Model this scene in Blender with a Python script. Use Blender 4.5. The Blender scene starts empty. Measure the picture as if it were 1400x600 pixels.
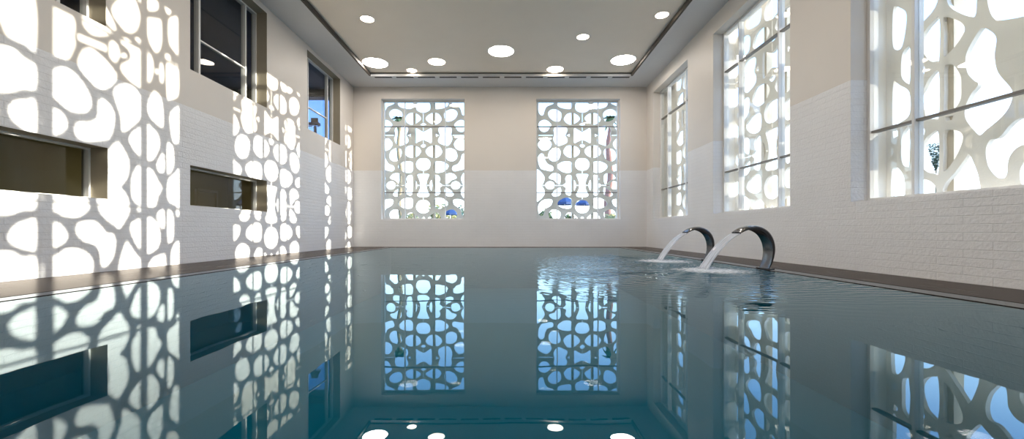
import bpy, bmesh, math, random
from mathutils import Vector, Matrix
from mathutils.geometry import delaunay_2d_cdt
R = random.Random(7)
S = bpy.context.scene
COL = S.collection
F = 557.0; VX = 697.0; VY = 316.0; H = 0.618        # focal length and vanishing point (1400x600 frame), eye height over the water
XL, XR, YB, YF, ZC = -6.147, 5.372, 16.0, -5.0, 6.277
T = 0.40                                             # wall thickness
GD = 0.26                                            # how far the window frames sit back in the wall

# ------------------------------------------------------------------ materials
def mat(name):
    m = bpy.data.materials.new(name); m.use_nodes = True
    nt = m.node_tree; nt.nodes.clear()
    return m, nt, nt.nodes.new('ShaderNodeOutputMaterial')
def nd(nt, typ, **kw):
    n = nt.nodes.new(typ)
    for k, v in kw.items():
        if k.startswith('i_'):
            key = k[2:]
            n.inputs[int(key) if key.isdigit() else key.replace('_', ' ')].default_value = v
        else: setattr(n, k, v)
    return n
def lk(nt, a, b): nt.links.new(a, b)
def rgba(c): return (c[0], c[1], c[2], 1)
def simple(name, col, rough=0.5, metal=0.0, noise=0.0, nscale=6.0, bump=0.0, bscale=40.0, spec=0.5):
    m, nt, out = mat(name)
    p = nd(nt, 'ShaderNodeBsdfPrincipled'); p.inputs['Roughness'].default_value = rough
    p.inputs['Metallic'].default_value = metal; p.inputs['Specular IOR Level'].default_value = spec
    tc = nd(nt, 'ShaderNodeTexCoord')
    n = nd(nt, 'ShaderNodeTexNoise'); n.inputs['Scale'].default_value = nscale; n.inputs['Detail'].default_value = 4
    lk(nt, tc.outputs['Object'], n.inputs['Vector'])
    mx = nd(nt, 'ShaderNodeMix', data_type='RGBA')
    mx.inputs[6].default_value = rgba([c*(1-noise) for c in col]); mx.inputs[7].default_value = rgba([min(1, c*(1+noise)) for c in col])
    lk(nt, n.outputs['Fac'], mx.inputs[0]); lk(nt, mx.outputs[2], p.inputs['Base Color'])
    if bump:
        b = nd(nt, 'ShaderNodeBump'); b.inputs['Strength'].default_value = bump; b.inputs['Distance'].default_value = 0.01
        n2 = nd(nt, 'ShaderNodeTexNoise'); n2.inputs['Scale'].default_value = bscale; n2.inputs['Detail'].default_value = 3
        lk(nt, tc.outputs['Object'], n2.inputs['Vector']); lk(nt, n2.outputs['Fac'], b.inputs['Height']); lk(nt, b.outputs[0], p.inputs['Normal'])
    lk(nt, p.outputs[0], out.inputs[0]); return m
def emis(name, col, k):
    m, nt, out = mat(name); e = nd(nt, 'ShaderNodeEmission'); e.inputs[0].default_value = rgba(col); e.inputs[1].default_value = k
    lk(nt, e.outputs[0], out.inputs[0]); return m

def wall_mat():
    """smooth warm paint above 3 m, whitewashed rough courses of tile below"""
    m, nt, out = mat('wall_finish')
    g = nd(nt, 'ShaderNodeNewGeometry'); sp = nd(nt, 'ShaderNodeSeparateXYZ'); lk(nt, g.outputs['Position'], sp.inputs[0])
    add = nd(nt, 'ShaderNodeMath', operation='ADD'); lk(nt, sp.outputs[0], add.inputs[0]); lk(nt, sp.outputs[1], add.inputs[1])
    cb = nd(nt, 'ShaderNodeCombineXYZ'); lk(nt, add.outputs[0], cb.inputs[0]); lk(nt, sp.outputs[2], cb.inputs[1])
    br = nd(nt, 'ShaderNodeTexBrick'); br.inputs['Scale'].default_value = 1.0
    for k, v in (('Mortar Size', 0.006), ('Mortar Smooth', 0.6), ('Brick Width', 0.6), ('Row Height', 0.1)): br.inputs[k].default_value = v
    br.inputs['Color1'].default_value = (1, 1, 1, 1); br.inputs['Color2'].default_value = (.93, .93, .93, 1); br.inputs['Mortar'].default_value = (.55, .55, .55, 1)
    lk(nt, cb.outputs[0], br.inputs[0])
    low = nd(nt, 'ShaderNodeMath', operation='LESS_THAN'); lk(nt, sp.outputs[2], low.inputs[0]); low.inputs[1].default_value = 3.0
    n1 = nd(nt, 'ShaderNodeTexNoise'); n1.inputs['Scale'].default_value = 26; n1.inputs['Detail'].default_value = 5; lk(nt, g.outputs['Position'], n1.inputs[0])
    n0 = nd(nt, 'ShaderNodeTexNoise'); n0.inputs['Scale'].default_value = .9; n0.inputs['Detail'].default_value = 4; lk(nt, g.outputs['Position'], n0.inputs[0])
    # colours
    c1 = nd(nt, 'ShaderNodeMix', data_type='RGBA'); c1.inputs[6].default_value = (.69, .635, .58, 1); c1.inputs[7].default_value = (.75, .70, .645, 1); lk(nt, n0.outputs['Fac'], c1.inputs[0])
    c2 = nd(nt, 'ShaderNodeMix', data_type='RGBA'); c2.inputs[6].default_value = (.75, .735, .735, 1); c2.inputs[7].default_value = (.85, .84, .845, 1); lk(nt, n0.outputs['Fac'], c2.inputs[0])
    c3 = nd(nt, 'ShaderNodeMix', data_type='RGBA', blend_type='MULTIPLY'); c3.inputs[0].default_value = .13; lk(nt, c2.outputs[2], c3.inputs[6]); lk(nt, br.outputs['Color'], c3.inputs[7])
    cm = nd(nt, 'ShaderNodeMix', data_type='RGBA'); lk(nt, low.outputs[0], cm.inputs[0]); lk(nt, c1.outputs[2], cm.inputs[6]); lk(nt, c3.outputs[2], cm.inputs[7])
    # bump
    h = nd(nt, 'ShaderNodeMath', operation='MULTIPLY_ADD'); lk(nt, n1.outputs['Fac'], h.inputs[0]); h.inputs[1].default_value = .8; lk(nt, br.outputs['Color'], h.inputs[2])
    hm = nd(nt, 'ShaderNodeMath', operation='MULTIPLY'); lk(nt, h.outputs[0], hm.inputs[0]); lk(nt, low.outputs[0], hm.inputs[1])
    b = nd(nt, 'ShaderNodeBump'); b.inputs['Strength'].default_value = .6; b.inputs['Distance'].default_value = .02; lk(nt, hm.outputs[0], b.inputs['Height'])
    p = nd(nt, 'ShaderNodeBsdfPrincipled'); p.inputs['Roughness'].default_value = .5; p.inputs['Specular IOR Level'].default_value = .35
    lk(nt, cm.outputs[2], p.inputs['Base Color']); lk(nt, b.outputs[0], p.inputs['Normal']); lk(nt, p.outputs[0], out.inputs[0]); return m

def deck_mat(name, rough, wet=False):
    m, nt, out = mat(name)
    g = nd(nt, 'ShaderNodeNewGeometry')
    mp = nd(nt, 'ShaderNodeMapping'); mp.inputs['Scale'].default_value = (9, 1.2, 9); lk(nt, g.outputs['Position'], mp.inputs[0])
    n = nd(nt, 'ShaderNodeTexNoise'); n.inputs['Scale'].default_value = 1; n.inputs['Detail'].default_value = 5; lk(nt, mp.outputs[0], n.inputs[0])
    c = nd(nt, 'ShaderNodeMix', data_type='RGBA'); c.inputs[6].default_value = (.022, .019, .017, 1); c.inputs[7].default_value = (.06, .052, .047, 1); lk(nt, n.outputs['Fac'], c.inputs[0])
    br = nd(nt, 'ShaderNodeTexBrick'); br.offset = 0; lk(nt, g.outputs['Position'], br.inputs[0])
    for k, v in (('Scale', 1.0), ('Mortar Size', 0.004), ('Brick Width', 1.2), ('Row Height', 1.2)): br.inputs[k].default_value = v
    br.inputs['Color1'].default_value = br.inputs['Color2'].default_value = (1, 1, 1, 1); br.inputs['Mortar'].default_value = (.35, .35, .35, 1)
    c2 = nd(nt, 'ShaderNodeMix', data_type='RGBA', blend_type='MULTIPLY'); c2.inputs[0].default_value = 1; lk(nt, c.outputs[2], c2.inputs[6]); lk(nt, br.outputs['Color'], c2.inputs[7])
    df = nd(nt, 'ShaderNodeBsdfDiffuse'); lk(nt, c2.outputs[2], df.inputs[0])
    gl = nd(nt, 'ShaderNodeBsdfGlossy'); gl.inputs[0].default_value = (.80, .85, .89, 1) if wet else (.40, .37, .35, 1)
    rr = nd(nt, 'ShaderNodeMapRange'); rr.inputs['To Min'].default_value = rough*.7; rr.inputs['To Max'].default_value = rough*1.4; lk(nt, n.outputs['Fac'], rr.inputs[0]); lk(nt, rr.outputs[0], gl.inputs['Roughness'])
    fr = nd(nt, 'ShaderNodeFresnel'); fr.inputs['IOR'].default_value = 1.33
    mx = nd(nt, 'ShaderNodeMixShader'); lk(nt, fr.outputs[0], mx.inputs[0]); lk(nt, df.outputs[0], mx.inputs[1]); lk(nt, gl.outputs[0], mx.inputs[2])
    lk(nt, mx.outputs[0], out.inputs[0]); return m

SPL = [(3.20, 6.45), (3.20, 8.45)]
def water_mat():
    m, nt, out = mat('pool_water')
    g = nd(nt, 'ShaderNodeNewGeometry')
    # ripple mask: strong near the two places where the jets land
    masks = []
    for (x, y) in SPL:
        mp = nd(nt, 'ShaderNodeMapping', vector_type='POINT'); mp.inputs['Location'].default_value = (-x, -y, 0); lk(nt, g.outputs['Position'], mp.inputs[0])
        ln = nd(nt, 'ShaderNodeVectorMath', operation='LENGTH'); lk(nt, mp.outputs[0], ln.inputs[0]); masks.append((ln, mp))
    mn = nd(nt, 'ShaderNodeMath', operation='MINIMUM'); lk(nt, masks[0][0].outputs['Value'], mn.inputs[0]); lk(nt, masks[1][0].outputs['Value'], mn.inputs[1])
    fall = nd(nt, 'ShaderNodeMapRange', interpolation_type='SMOOTHSTEP'); fall.inputs['From Min'].default_value = 4.2; fall.inputs['From Max'].default_value = .25
    fall.inputs['To Min'].default_value = .012; fall.inputs['To Max'].default_value = 1.0; lk(nt, mn.outputs[0], fall.inputs[0])
    pw = nd(nt, 'ShaderNodeMath', operation='POWER'); lk(nt, fall.outputs[0], pw.inputs[0]); pw.inputs[1].default_value = 1.7
    heights = []
    for k, (ln, mp) in enumerate(masks):
        nz = nd(nt, 'ShaderNodeTexNoise'); nz.inputs['Scale'].default_value = 1.6; nz.inputs['Detail'].default_value = 2; lk(nt, g.outputs['Position'], nz.inputs[0])
        ad = nd(nt, 'ShaderNodeMath', operation='MULTIPLY_ADD'); lk(nt, nz.outputs['Fac'], ad.inputs[0]); ad.inputs[1].default_value = .5; lk(nt, ln.outputs['Value'], ad.inputs[2])
        ms = nd(nt, 'ShaderNodeMath', operation='MULTIPLY'); lk(nt, ad.outputs[0], ms.inputs[0]); ms.inputs[1].default_value = 42.0
        sn = nd(nt, 'ShaderNodeMath', operation='SINE'); lk(nt, ms.outputs[0], sn.inputs[0]); heights.append(sn)
    hs = nd(nt, 'ShaderNodeMath', operation='ADD'); lk(nt, heights[0].outputs[0], hs.inputs[0]); lk(nt, heights[1].outputs[0], hs.inputs[1])
    nf = nd(nt, 'ShaderNodeTexNoise'); nf.inputs['Scale'].default_value = 13; nf.inputs['Detail'].default_value = 3; lk(nt, g.outputs['Position'], nf.inputs[0])
    hh = nd(nt, 'ShaderNodeMath', operation='MULTIPLY_ADD'); lk(nt, nf.outputs['Fac'], hh.inputs[0]); hh.inputs[1].default_value = 3.2; lk(nt, hs.outputs[0], hh.inputs[2])
    hk = nd(nt, 'ShaderNodeMath', operation='MULTIPLY'); lk(nt, hh.outputs[0], hk.inputs[0]); lk(nt, pw.outputs[0], hk.inputs[1])
    # faint swell everywhere
    sw = nd(nt, 'ShaderNodeTexNoise'); sw.inputs['Scale'].default_value = 2.2; sw.inputs['Detail'].default_value = 1; lk(nt, g.outputs['Position'], sw.inputs[0])
    h2 = nd(nt, 'ShaderNodeMath', operation='MULTIPLY_ADD'); lk(nt, sw.outputs['Fac'], h2.inputs[0]); h2.inputs[1].default_value = .14; lk(nt, hk.outputs[0], h2.inputs[2])
    b = nd(nt, 'ShaderNodeBump'); b.inputs['Strength'].default_value = 1; b.inputs['Distance'].default_value = .0055; lk(nt, h2.outputs[0], b.inputs['Height'])
    fr = nd(nt, 'ShaderNodeFresnel'); fr.inputs['IOR'].default_value = 1.33; lk(nt, b.outputs[0], fr.inputs['Normal'])
    gl = nd(nt, 'ShaderNodeBsdfGlossy'); gl.inputs['Roughness'].default_value = .006; gl.inputs['Color'].default_value = (.74, .86, .90, 1); lk(nt, b.outputs[0], gl.inputs['Normal'])
    tr = nd(nt, 'ShaderNodeBsdfTransparent'); tr.inputs[0].default_value = (.40, .78, .90, 1)
    bk = nd(nt, 'ShaderNodeMath', operation='MULTIPLY_ADD'); lk(nt, g.outputs['Backfacing'], bk.inputs[0]); bk.inputs[1].default_value = -.96; bk.inputs[2].default_value = 1.0
    fb = nd(nt, 'ShaderNodeMath', operation='MULTIPLY'); lk(nt, fr.outputs[0], fb.inputs[0]); lk(nt, bk.outputs[0], fb.inputs[1])
    mx = nd(nt, 'ShaderNodeMixShader'); lk(nt, fb.outputs[0], mx.inputs[0]); lk(nt, tr.outputs[0], mx.inputs[1]); lk(nt, gl.outputs[0], mx.inputs[2])
    # foam
    fm = nd(nt, 'ShaderNodeMapRange', interpolation_type='SMOOTHSTEP'); fm.inputs['From Min'].default_value = 1.25; fm.inputs['From Max'].default_value = .1; lk(nt, mn.outputs[0], fm.inputs[0])
    n3 = nd(nt, 'ShaderNodeTexNoise'); n3.inputs['Scale'].default_value = 16; n3.inputs['Detail'].default_value = 6; n3.inputs['Roughness'].default_value = .7; lk(nt, g.outputs['Position'], n3.inputs[0])
    m3 = nd(nt, 'ShaderNodeMath', operation='MULTIPLY'); lk(nt, n3.outputs['Fac'], m3.inputs[0]); lk(nt, fm.outputs[0], m3.inputs[1])
    r3 = nd(nt, 'ShaderNodeMapRange', interpolation_type='SMOOTHSTEP'); r3.inputs['From Min'].default_value = .27; r3.inputs['From Max'].default_value = .55; r3.inputs['To Max'].default_value = .8; lk(nt, m3.outputs[0], r3.inputs[0])
    df = nd(nt, 'ShaderNodeBsdfDiffuse'); df.inputs[0].default_value = (.85, .88, .9, 1)
    m4 = nd(nt, 'ShaderNodeMixShader'); lk(nt, r3.outputs[0], m4.inputs[0]); lk(nt, mx.outputs[0], m4.inputs[1]); lk(nt, df.outputs[0], m4.inputs[2])
    lk(nt, m4.outputs[0], out.inputs[0]); return m

def basin_mat():
    m, nt, out = mat('teal_mosaic')
    g = nd(nt, 'ShaderNodeNewGeometry')
    v = nd(nt, 'ShaderNodeTexNoise'); v.inputs['Scale'].default_value = 30; lk(nt, g.outputs['Position'], v.inputs[0])
    c = nd(nt, 'ShaderNodeMix', data_type='RGBA'); c.inputs[6].default_value = (.005, .12, .14, 1); c.inputs[7].default_value = (.008, .15, .175, 1); lk(nt, v.outputs['Fac'], c.inputs[0])
    p = nd(nt, 'ShaderNodeBsdfPrincipled'); p.inputs['Roughness'].default_value = .6; p.inputs['Specular IOR Level'].default_value = 0; lk(nt, c.outputs[2], p.inputs['Base Color']); lk(nt, p.outputs[0], out.inputs[0]); return m

def glass_mat(name='window_glass', ior=1.5, tint=(.97, .985, .98)):
    m, nt, out = mat(name)
    lw = nd(nt, 'ShaderNodeLayerWeight'); lw.inputs['Blend'].default_value = .5
    p5 = nd(nt, 'ShaderNodeMath', operation='POWER'); lk(nt, lw.outputs['Facing'], p5.inputs[0]); p5.inputs[1].default_value = 5.0
    fr = nd(nt, 'ShaderNodeMath', operation='MULTIPLY_ADD'); lk(nt, p5.outputs[0], fr.inputs[0]); fr.inputs[1].default_value = .96; fr.inputs[2].default_value = .04
    gl = nd(nt, 'ShaderNodeBsdfGlossy'); gl.inputs['Roughness'].default_value = .0
    tr = nd(nt, 'ShaderNodeBsdfTransparent'); tr.inputs[0].default_value = rgba(tint)
    mx = nd(nt, 'ShaderNodeMixShader'); lk(nt, fr.outputs[0], mx.inputs[0]); lk(nt, tr.outputs[0], mx.inputs[1]); lk(nt, gl.outputs[0], mx.inputs[2])
    lk(nt, mx.outputs[0], out.inputs[0]); return m

def jet_mat():
    m, nt, out = mat('falling_water')
    tc = nd(nt, 'ShaderNodeUVMap')
    mp = nd(nt, 'ShaderNodeMapping'); mp.inputs['Scale'].default_value = (22, 1.6, 1); lk(nt, tc.outputs[0], mp.inputs[0])
    n = nd(nt, 'ShaderNodeTexNoise'); n.inputs['Scale'].default_value = 1; n.inputs['Detail'].default_value = 4; lk(nt, mp.outputs[0], n.inputs[0])
    r = nd(nt, 'ShaderNodeMapRange'); r.inputs['From Min'].default_value = .35; r.inputs['From Max'].default_value = .66; r.inputs['To Min'].default_value = .42; r.inputs['To Max'].default_value = 1.0; lk(nt, n.outputs['Fac'], r.inputs[0])
    df = nd(nt, 'ShaderNodeBsdfDiffuse'); df.inputs[0].default_value = (.93, .95, 1, 1)
    tl = nd(nt, 'ShaderNodeBsdfTranslucent'); tl.inputs[0].default_value = (.93, .95, 1, 1)
    m0 = nd(nt, 'ShaderNodeMixShader'); m0.inputs[0].default_value = .5; lk(nt, df.outputs[0], m0.inputs[1]); lk(nt, tl.outputs[0], m0.inputs[2])
    gl = nd(nt, 'ShaderNodeBsdfGlossy'); gl.inputs['Roughness'].default_value = .12
    tr = nd(nt, 'ShaderNodeBsdfTransparent'); tr.inputs[0].default_value = (.9, .95, 1, 1)
    m1 = nd(nt, 'ShaderNodeMixShader'); m1.inputs[0].default_value = .3; lk(nt, tr.outputs[0], m1.inputs[1]); lk(nt, gl.outputs[0], m1.inputs[2])
    m2 = nd(nt, 'ShaderNodeMixShader'); lk(nt, r.outputs[0], m2.inputs[0]); lk(nt, m1.outputs[0], m2.inputs[1]); lk(nt, m0.outputs[0], m2.inputs[2])
    lk(nt, m2.outputs[0], out.inputs[0]); return m

M = dict(
    wall=wall_mat(), deck=deck_mat('slate_deck', .24), film=deck_mat('wet_slate_edge', .02, True), water=water_mat(), basin=basin_mat(), glass=glass_mat(), tinted=glass_mat('blue_tinted_glass', 1.5, (.42, .52, .66)),
    ceiling=simple('ceiling_paint', (.92, .81, .69), .6, noise=.03, nscale=1.5), soffit=simple('soffit_paint', (.66, .655, .66), .6, noise=.02),
    white=simple('white_frame', (.78, .77, .75), .4, noise=.02), rail=simple('grey_rail', (.22, .2, .18), .45, noise=.05),
    stone=simple('cream_lattice', (.86, .815, .745), .7, noise=.05, nscale=5, bump=.15), post=simple('tan_post', (.62, .54, .42), .7, noise=.12, nscale=8),
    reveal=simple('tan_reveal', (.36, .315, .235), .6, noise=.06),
    slot=simple('drain_slot', (.006, .006, .006), .9, spec=0),
    dark=simple('dark_slot', (.02, .017, .015), .6), taupe=simple('taupe_shade', (.07, .058, .045), .6),
    steel=simple('brushed_steel', (.15, .145, .14), .22, metal=1.0, noise=.1, nscale=12), black=simple('black_steel', (.06, .06, .065), .25, metal=.9),
    jet=jet_mat(), gymdark=simple('gym_dark_wall', (.035, .036, .042), .6), gymceil=simple('gym_ceiling', (.12, .14, .21), .7), gymfloor=simple('gym_floor', (.03, .03, .032), .5),
    olive=simple('olive_wall', (.25, .225, .10), .7, noise=.06), olived=simple('olive_door', (.29, .26, .15), .5), corf=simple('corridor_floor', (.12, .10, .07), .4),
    rubber=simple('black_plastic', (.03, .03, .035), .4), chrome=simple('chrome', (.7, .7, .72), .1, metal=1), bluep=simple('blue_shroud', (.05, .09, .22), .35),
    ground=simple('sandy_ground', (.42, .37, .28), .9, noise=.15, nscale=.5), leaf=simple('leaf_green', (.07, .11, .03), .7, noise=.5, nscale=2), leafy=simple('leaf_olive', (.28, .27, .10), .7, noise=.4, nscale=2),
    dleaf=simple('leaf_dark', (.02, .07, .045), .6, noise=.4, nscale=3), bark=simple('palm_bark', (.22, .17, .10), .9, noise=.4, nscale=8, bump=.6, bscale=10), rbark=simple('russet_bark', (.27, .13, .10), .9, noise=.4, nscale=8, bump=.6, bscale=10),
    blue=simple('blue_canvas', (.02, .06, .17), .7, noise=.15), blocker=simple('blocker_stone', (.4, .36, .3), .9, noise=.15, bump=.4, bscale=12),
    big=emis('skylight_diffuser', (1, .93, .86), 17.0), small=emis('warm_diffuser', (1, .86, .68), 10.0), corfill=emis('corridor_fill', (1, .85, .5), 30.0),
)

# ------------------------------------------------------------------ mesh helpers
def bx(bm, x0, x1, y0, y1, z0, z1):
    vs = [bm.verts.new((x, y, z)) for x in (x0, x1) for y in (y0, y1) for z in (z0, z1)]
    for f in ((0,1,3,2),(4,6,7,5),(0,4,5,1),(2,3,7,6),(0,2,6,4),(1,5,7,3)): bm.faces.new([vs[i] for i in f])
def obj(name, bm, m, parent=None, smooth=False, bevel=0):
    bmesh.ops.recalc_face_normals(bm, faces=bm.faces)
    me = bpy.data.meshes.new(name); bm.to_mesh(me); bm.free()
    for mm in (m if isinstance(m, list) else [m]): me.materials.append(mm)
    if smooth:
        for p in me.polygons: p.use_smooth = True
    o = bpy.data.objects.new(name, me); COL.objects.link(o)
    if parent: o.parent = parent
    if bevel:
        b = o.modifiers.new('bevel', 'BEVEL'); b.width = bevel; b.segments = 2; b.limit_method = 'ANGLE'
    return o
def boxes(name, lst, m, parent=None, bevel=0):
    bm = bmesh.new()
    for b in lst: bx(bm, *b)
    return obj(name, bm, m, parent, bevel=bevel)
def struct(o): o['kind'] = 'structure'; return o
def tag(o, label, cat, group=None, kind=None):
    o['label'] = label; o['category'] = cat
    if group: o['group'] = group
    if kind: o['kind'] = kind
    return o
def empty(name, loc=(0,0,0), rz=0):
    o = bpy.data.objects.new(name, None); COL.objects.link(o); o.location = loc; o.rotation_euler = (0,0,rz); o.empty_display_size = .1; return o
def tube(bm, pts, r, seg=8, cap=True):
    n = len(pts); rs = r if isinstance(r, (list, tuple)) else [r]*n; rings = []
    for i, p in enumerate(pts):
        p = Vector(p); d = (Vector(pts[min(i+1, n-1)])-Vector(pts[max(i-1, 0)])).normalized()
        a = d.cross(Vector((0,0,1)) if abs(d.z) < .9 else Vector((1,0,0))).normalized(); b = d.cross(a)
        rings.append([bm.verts.new(p+rs[i]*(math.cos(t)*a+math.sin(t)*b)) for t in [2*math.pi*k/seg for k in range(seg)]])
    for i in range(n-1):
        for k in range(seg): bm.faces.new((rings[i][k], rings[i][(k+1)%seg], rings[i+1][(k+1)%seg], rings[i+1][k]))
    if cap: bm.faces.new(rings[0][::-1]); bm.faces.new(rings[-1])
def lathe(bm, prof, cx, cy, seg=40):
    rings = []
    for (r, z) in prof: rings.append([bm.verts.new((cx+r*math.cos(2*math.pi*k/seg), cy+r*math.sin(2*math.pi*k/seg), z)) for k in range(seg)])
    for i in range(len(prof)-1):
        for k in range(seg): bm.faces.new((rings[i][k], rings[i][(k+1)%seg], rings[i+1][(k+1)%seg], rings[i+1][k]))
    return rings

def slab(name, mp, u0, u1, v0, v1, holes, m, t=T, rev=None):
    """a wall of thickness t with rectangular openings; mp(u, v, depth) gives the point"""
    us = sorted({u0, u1} | {h[0] for h in holes} | {h[1] for h in holes}); vs = sorted({v0, v1} | {h[2] for h in holes} | {h[3] for h in holes})
    bm = bmesh.new(); cache = {}
    def V(u, v, d):
        k = (u, v, d)
        if k not in cache: cache[k] = bm.verts.new(mp(u, v, d))
        return cache[k]
    def solid(i, j):
        if i < 0 or j < 0 or i >= len(us)-1 or j >= len(vs)-1: return False
        cu, cv = (us[i]+us[i+1])/2, (vs[j]+vs[j+1])/2
        return not any(h[0] < cu < h[1] and h[2] < cv < h[3] for h in holes)
    for i in range(len(us)-1):
        for j in range(len(vs)-1):
            if not solid(i, j): continue
            a, b, c, d = us[i], us[i+1], vs[j], vs[j+1]
            for dep in (0, t): bm.faces.new([V(a,c,dep), V(b,c,dep), V(b,d,dep), V(a,d,dep)])
            for (ni, nj, p, q) in ((i-1,j,(a,c),(a,d)), (i+1,j,(b,c),(b,d)), (i,j-1,(a,c),(b,c)), (i,j+1,(a,d),(b,d))):
                if not solid(ni, nj):
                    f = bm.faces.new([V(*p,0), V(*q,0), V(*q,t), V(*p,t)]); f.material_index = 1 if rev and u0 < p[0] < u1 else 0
    return struct(obj(name, bm, [m, rev] if rev else m))

mpL = lambda u, v, d: (XL-d, u, v)
mpR = lambda u, v, d: (XR+d, u, v)
mpB = lambda u, v, d: (u, YB+d, v)
WZ0, WZ1 = 1.08, 5.82
RW = [(3.45, 6.42), (7.81, 10.76), (12.30, 15.27)]             # right wall windows, near to far
BW = [(-5.056, -1.781), (1.034, 4.337)]
UL = [(3.75, 6.20), (7.835, 10.31), (12.36, 14.76)]
LS = [(3.75, 6.226), (7.835, 10.31)]
ZU0, ZU1 = 3.735, 6.13
ZS0, ZS1 = 1.11, 1.89
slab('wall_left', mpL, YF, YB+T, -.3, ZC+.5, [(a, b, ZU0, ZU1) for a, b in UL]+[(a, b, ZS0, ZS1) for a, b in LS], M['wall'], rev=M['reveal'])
slab('wall_right', mpR, YF, YB+T, -.3, ZC+.5, [(a, b, WZ0, WZ1) for a, b in RW], M['wall'])
slab('wall_back', mpB, XL, XR, -.3, ZC+.5, [(a, b, WZ0, WZ1) for a, b in BW], M['wall'])
struct(boxes('wall_front', [(XL-T, XR+T, YF-T, YF, -.3, ZC+.5)], M['wall']))

# ------------------------------------------------------------------ ceiling, soffit ring and recessed panel
PX0, PX1, PY1, PY0, PZ = -5.08, 4.43, 14.87, -4.0, ZC+.12
bm = bmesh.new()
bx(bm, XL, PX0, YF, YB, ZC, ZC+.5); bx(bm, PX1, XR, YF, YB, ZC, ZC+.5); bx(bm, PX0, PX1, PY1, YB, ZC, ZC+.5); bx(bm, PX0, PX1, YF, PY0, ZC, ZC+.5)
struct(obj('trim_1', bm, M['soffit']))
struct(boxes('ceiling', [(PX0, PX1, PY0, PY1, PZ, ZC+.5)], M['ceiling']))
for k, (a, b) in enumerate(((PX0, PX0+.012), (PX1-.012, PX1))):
    t = tag(boxes('vent_shade_strip', [(a, b, PY0, PY1-.02, ZC-.004, PZ-.002), (a-.045*(1-k), b+.045*k, PY0, PY1-.02, ZC-.005, ZC-.001)], M['taupe']), 'long dark strip standing in for shade along the %s edge of the recessed ceiling panel' % ('left', 'right')[k], 'air vent')  # flat dark strips; the shade of the ceiling step put into the colour
lv = empty('vent_shade_strip', (0, PY1+.1, ZC)); tag(lv, 'dashed row of short black air slots along the far edge of the ceiling panel', 'air vent')
o = boxes('vent_frame', [(PX0, PX1, PY1-.012, PY1+.19, ZC-.006, ZC)], M['soffit'], lv); o.location = (0, -PY1-.1, -ZC)
sg = boxes('shade_line', [(PX0, PX1, PY1-.016, PY1-.012, PZ-.035, PZ)], M['taupe'], lv); sg.location = (0, -PY1-.1, -ZC)  # thin dark bar painting the shade at the top of the far step
for k in range(12):
    x = PX0+.12+k*.793
    s = boxes('air_slot', [(x, x+.63, PY1+.035, PY1+.15, ZC-.010, ZC-.001)], M['dark'], lv); s.location = (0, -PY1-.1, -ZC)

# ------------------------------------------------------------------ downlights
def downlight(px, py, r, m, label):
    y = min((PZ-H)*F/(VY-py), PY1-r-.04); x = (px-VX)/F*y
    t = empty('downlight', (x, y, PZ)); tag(t, label, 'ceiling light', 'round recessed ceiling lights')
    bm = bmesh.new(); lathe(bm, [(r, 0), (r+.018, 0), (r+.018, -.008), (r, -.010), (r-.004, -.004), (r-.004, 0)], 0, 0, 48); obj('trim_ring', bm, M['soffit'], t, True)
    bm = bmesh.new(); rg = lathe(bm, [(r-.004, -.003), (r*.5, -.005), (.02, -.006)], 0, 0, 48); bm.faces.new(rg[-1]); obj('diffuser', bm, m, t, True)
for a in ((685, 70, .408, 'big', 'large round white ceiling light in the middle of the panel, between two others as big'),
          (513, 86, .42, 'big', 'large round white ceiling light close to the left edge of the panel'),
          (852, 82, .405, 'big', 'large round white ceiling light close to the right edge of the panel'),
          (597, 84.5, .29, 'small', 'middle-sized warm round ceiling light between the left and the central large lights'),
          (759, 97, .289, 'small', 'middle-sized warm round ceiling light near the far vent, right of the centre'),
          (563, 98.5, .177, 'small', 'small warm round ceiling light almost touching the far dashed vent'),
          (502, 26, .179, 'small', 'small warm round ceiling light nearest the viewer on the left'),
          (797, 50.5, .177, 'small', 'small warm round ceiling light between the central and the right large lights'),
          (905, 20.5, .172, 'small', 'small warm round ceiling light nearest the viewer beside the right dark edge strip')):
    downlight(a[0], a[1], a[2], M[a[3]], a[4])
# the same lights go on over the viewer's head, out of the frame
for (x, y, r, m) in ((-3.0, 7.6, .41, 'big'), (2.2, 7.2, .41, 'big'), (-.4, 4.2, .41, 'big'), (-3.2, 1.0, .41, 'big'), (2.6, .6, .41, 'big'), (-1.2, 8.6, .177, 'small'), (3.2, 4.2, .29, 'small'), (-3.4, 4.0, .29, 'small')):
    py = VY-(PZ-H)*F/y; downlight(VX+x*F/y, py, r, M[m], 'round ceiling light overhead, nearer than the ones in view')

# ------------------------------------------------------------------ pool
SL, SR, SB, SF = -4.42, 4.05, 15.15, -2.0                        # slot lines round the water
EL, ER, EB, EF = -4.72, 4.38, 15.45, -2.3                        # inner edge of the deck
DZ = .004
def ring(name, x0, x1, y0, y1, X0, X1, Y0, Y1, z0, z1, m):
    return struct(boxes(name, [(X0, x0, Y0, Y1, z0, z1), (x1, X1, Y0, Y1, z0, z1), (x0, x1, y1, Y1, z0, z1), (x0, x1, Y0, y0, z0, z1)], m))
ring('floor', EL, ER, EF, EB, XL, XR, YF, YB, -.3, DZ, M['deck'])
g = .07
ring('trim_2', SL-g, SR+g, SF-g, SB+g, EL, ER, EF, EB, -.3, .001, M['film'])
ring('trim_3', SL+.0, SR, SF, SB, SL-g, SR+g, SF-g, SB+g, -.3, -.006, M['slot'])
bm = bmesh.new()
x0, x1, y0, y1, zb = SL, SR, SF, SB, -1.5
e_ = .003; v = [bm.verts.new(p) for p in ((x0+e_,y0+e_,-.006),(x1-e_,y0+e_,-.006),(x1-e_,y1-e_,-.006),(x0+e_,y1-e_,-.006),(x0+e_,y0+e_,zb),(x1-e_,y0+e_,zb),(x1-e_,y1-e_,zb),(x0+e_,y1-e_,zb))]
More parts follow.
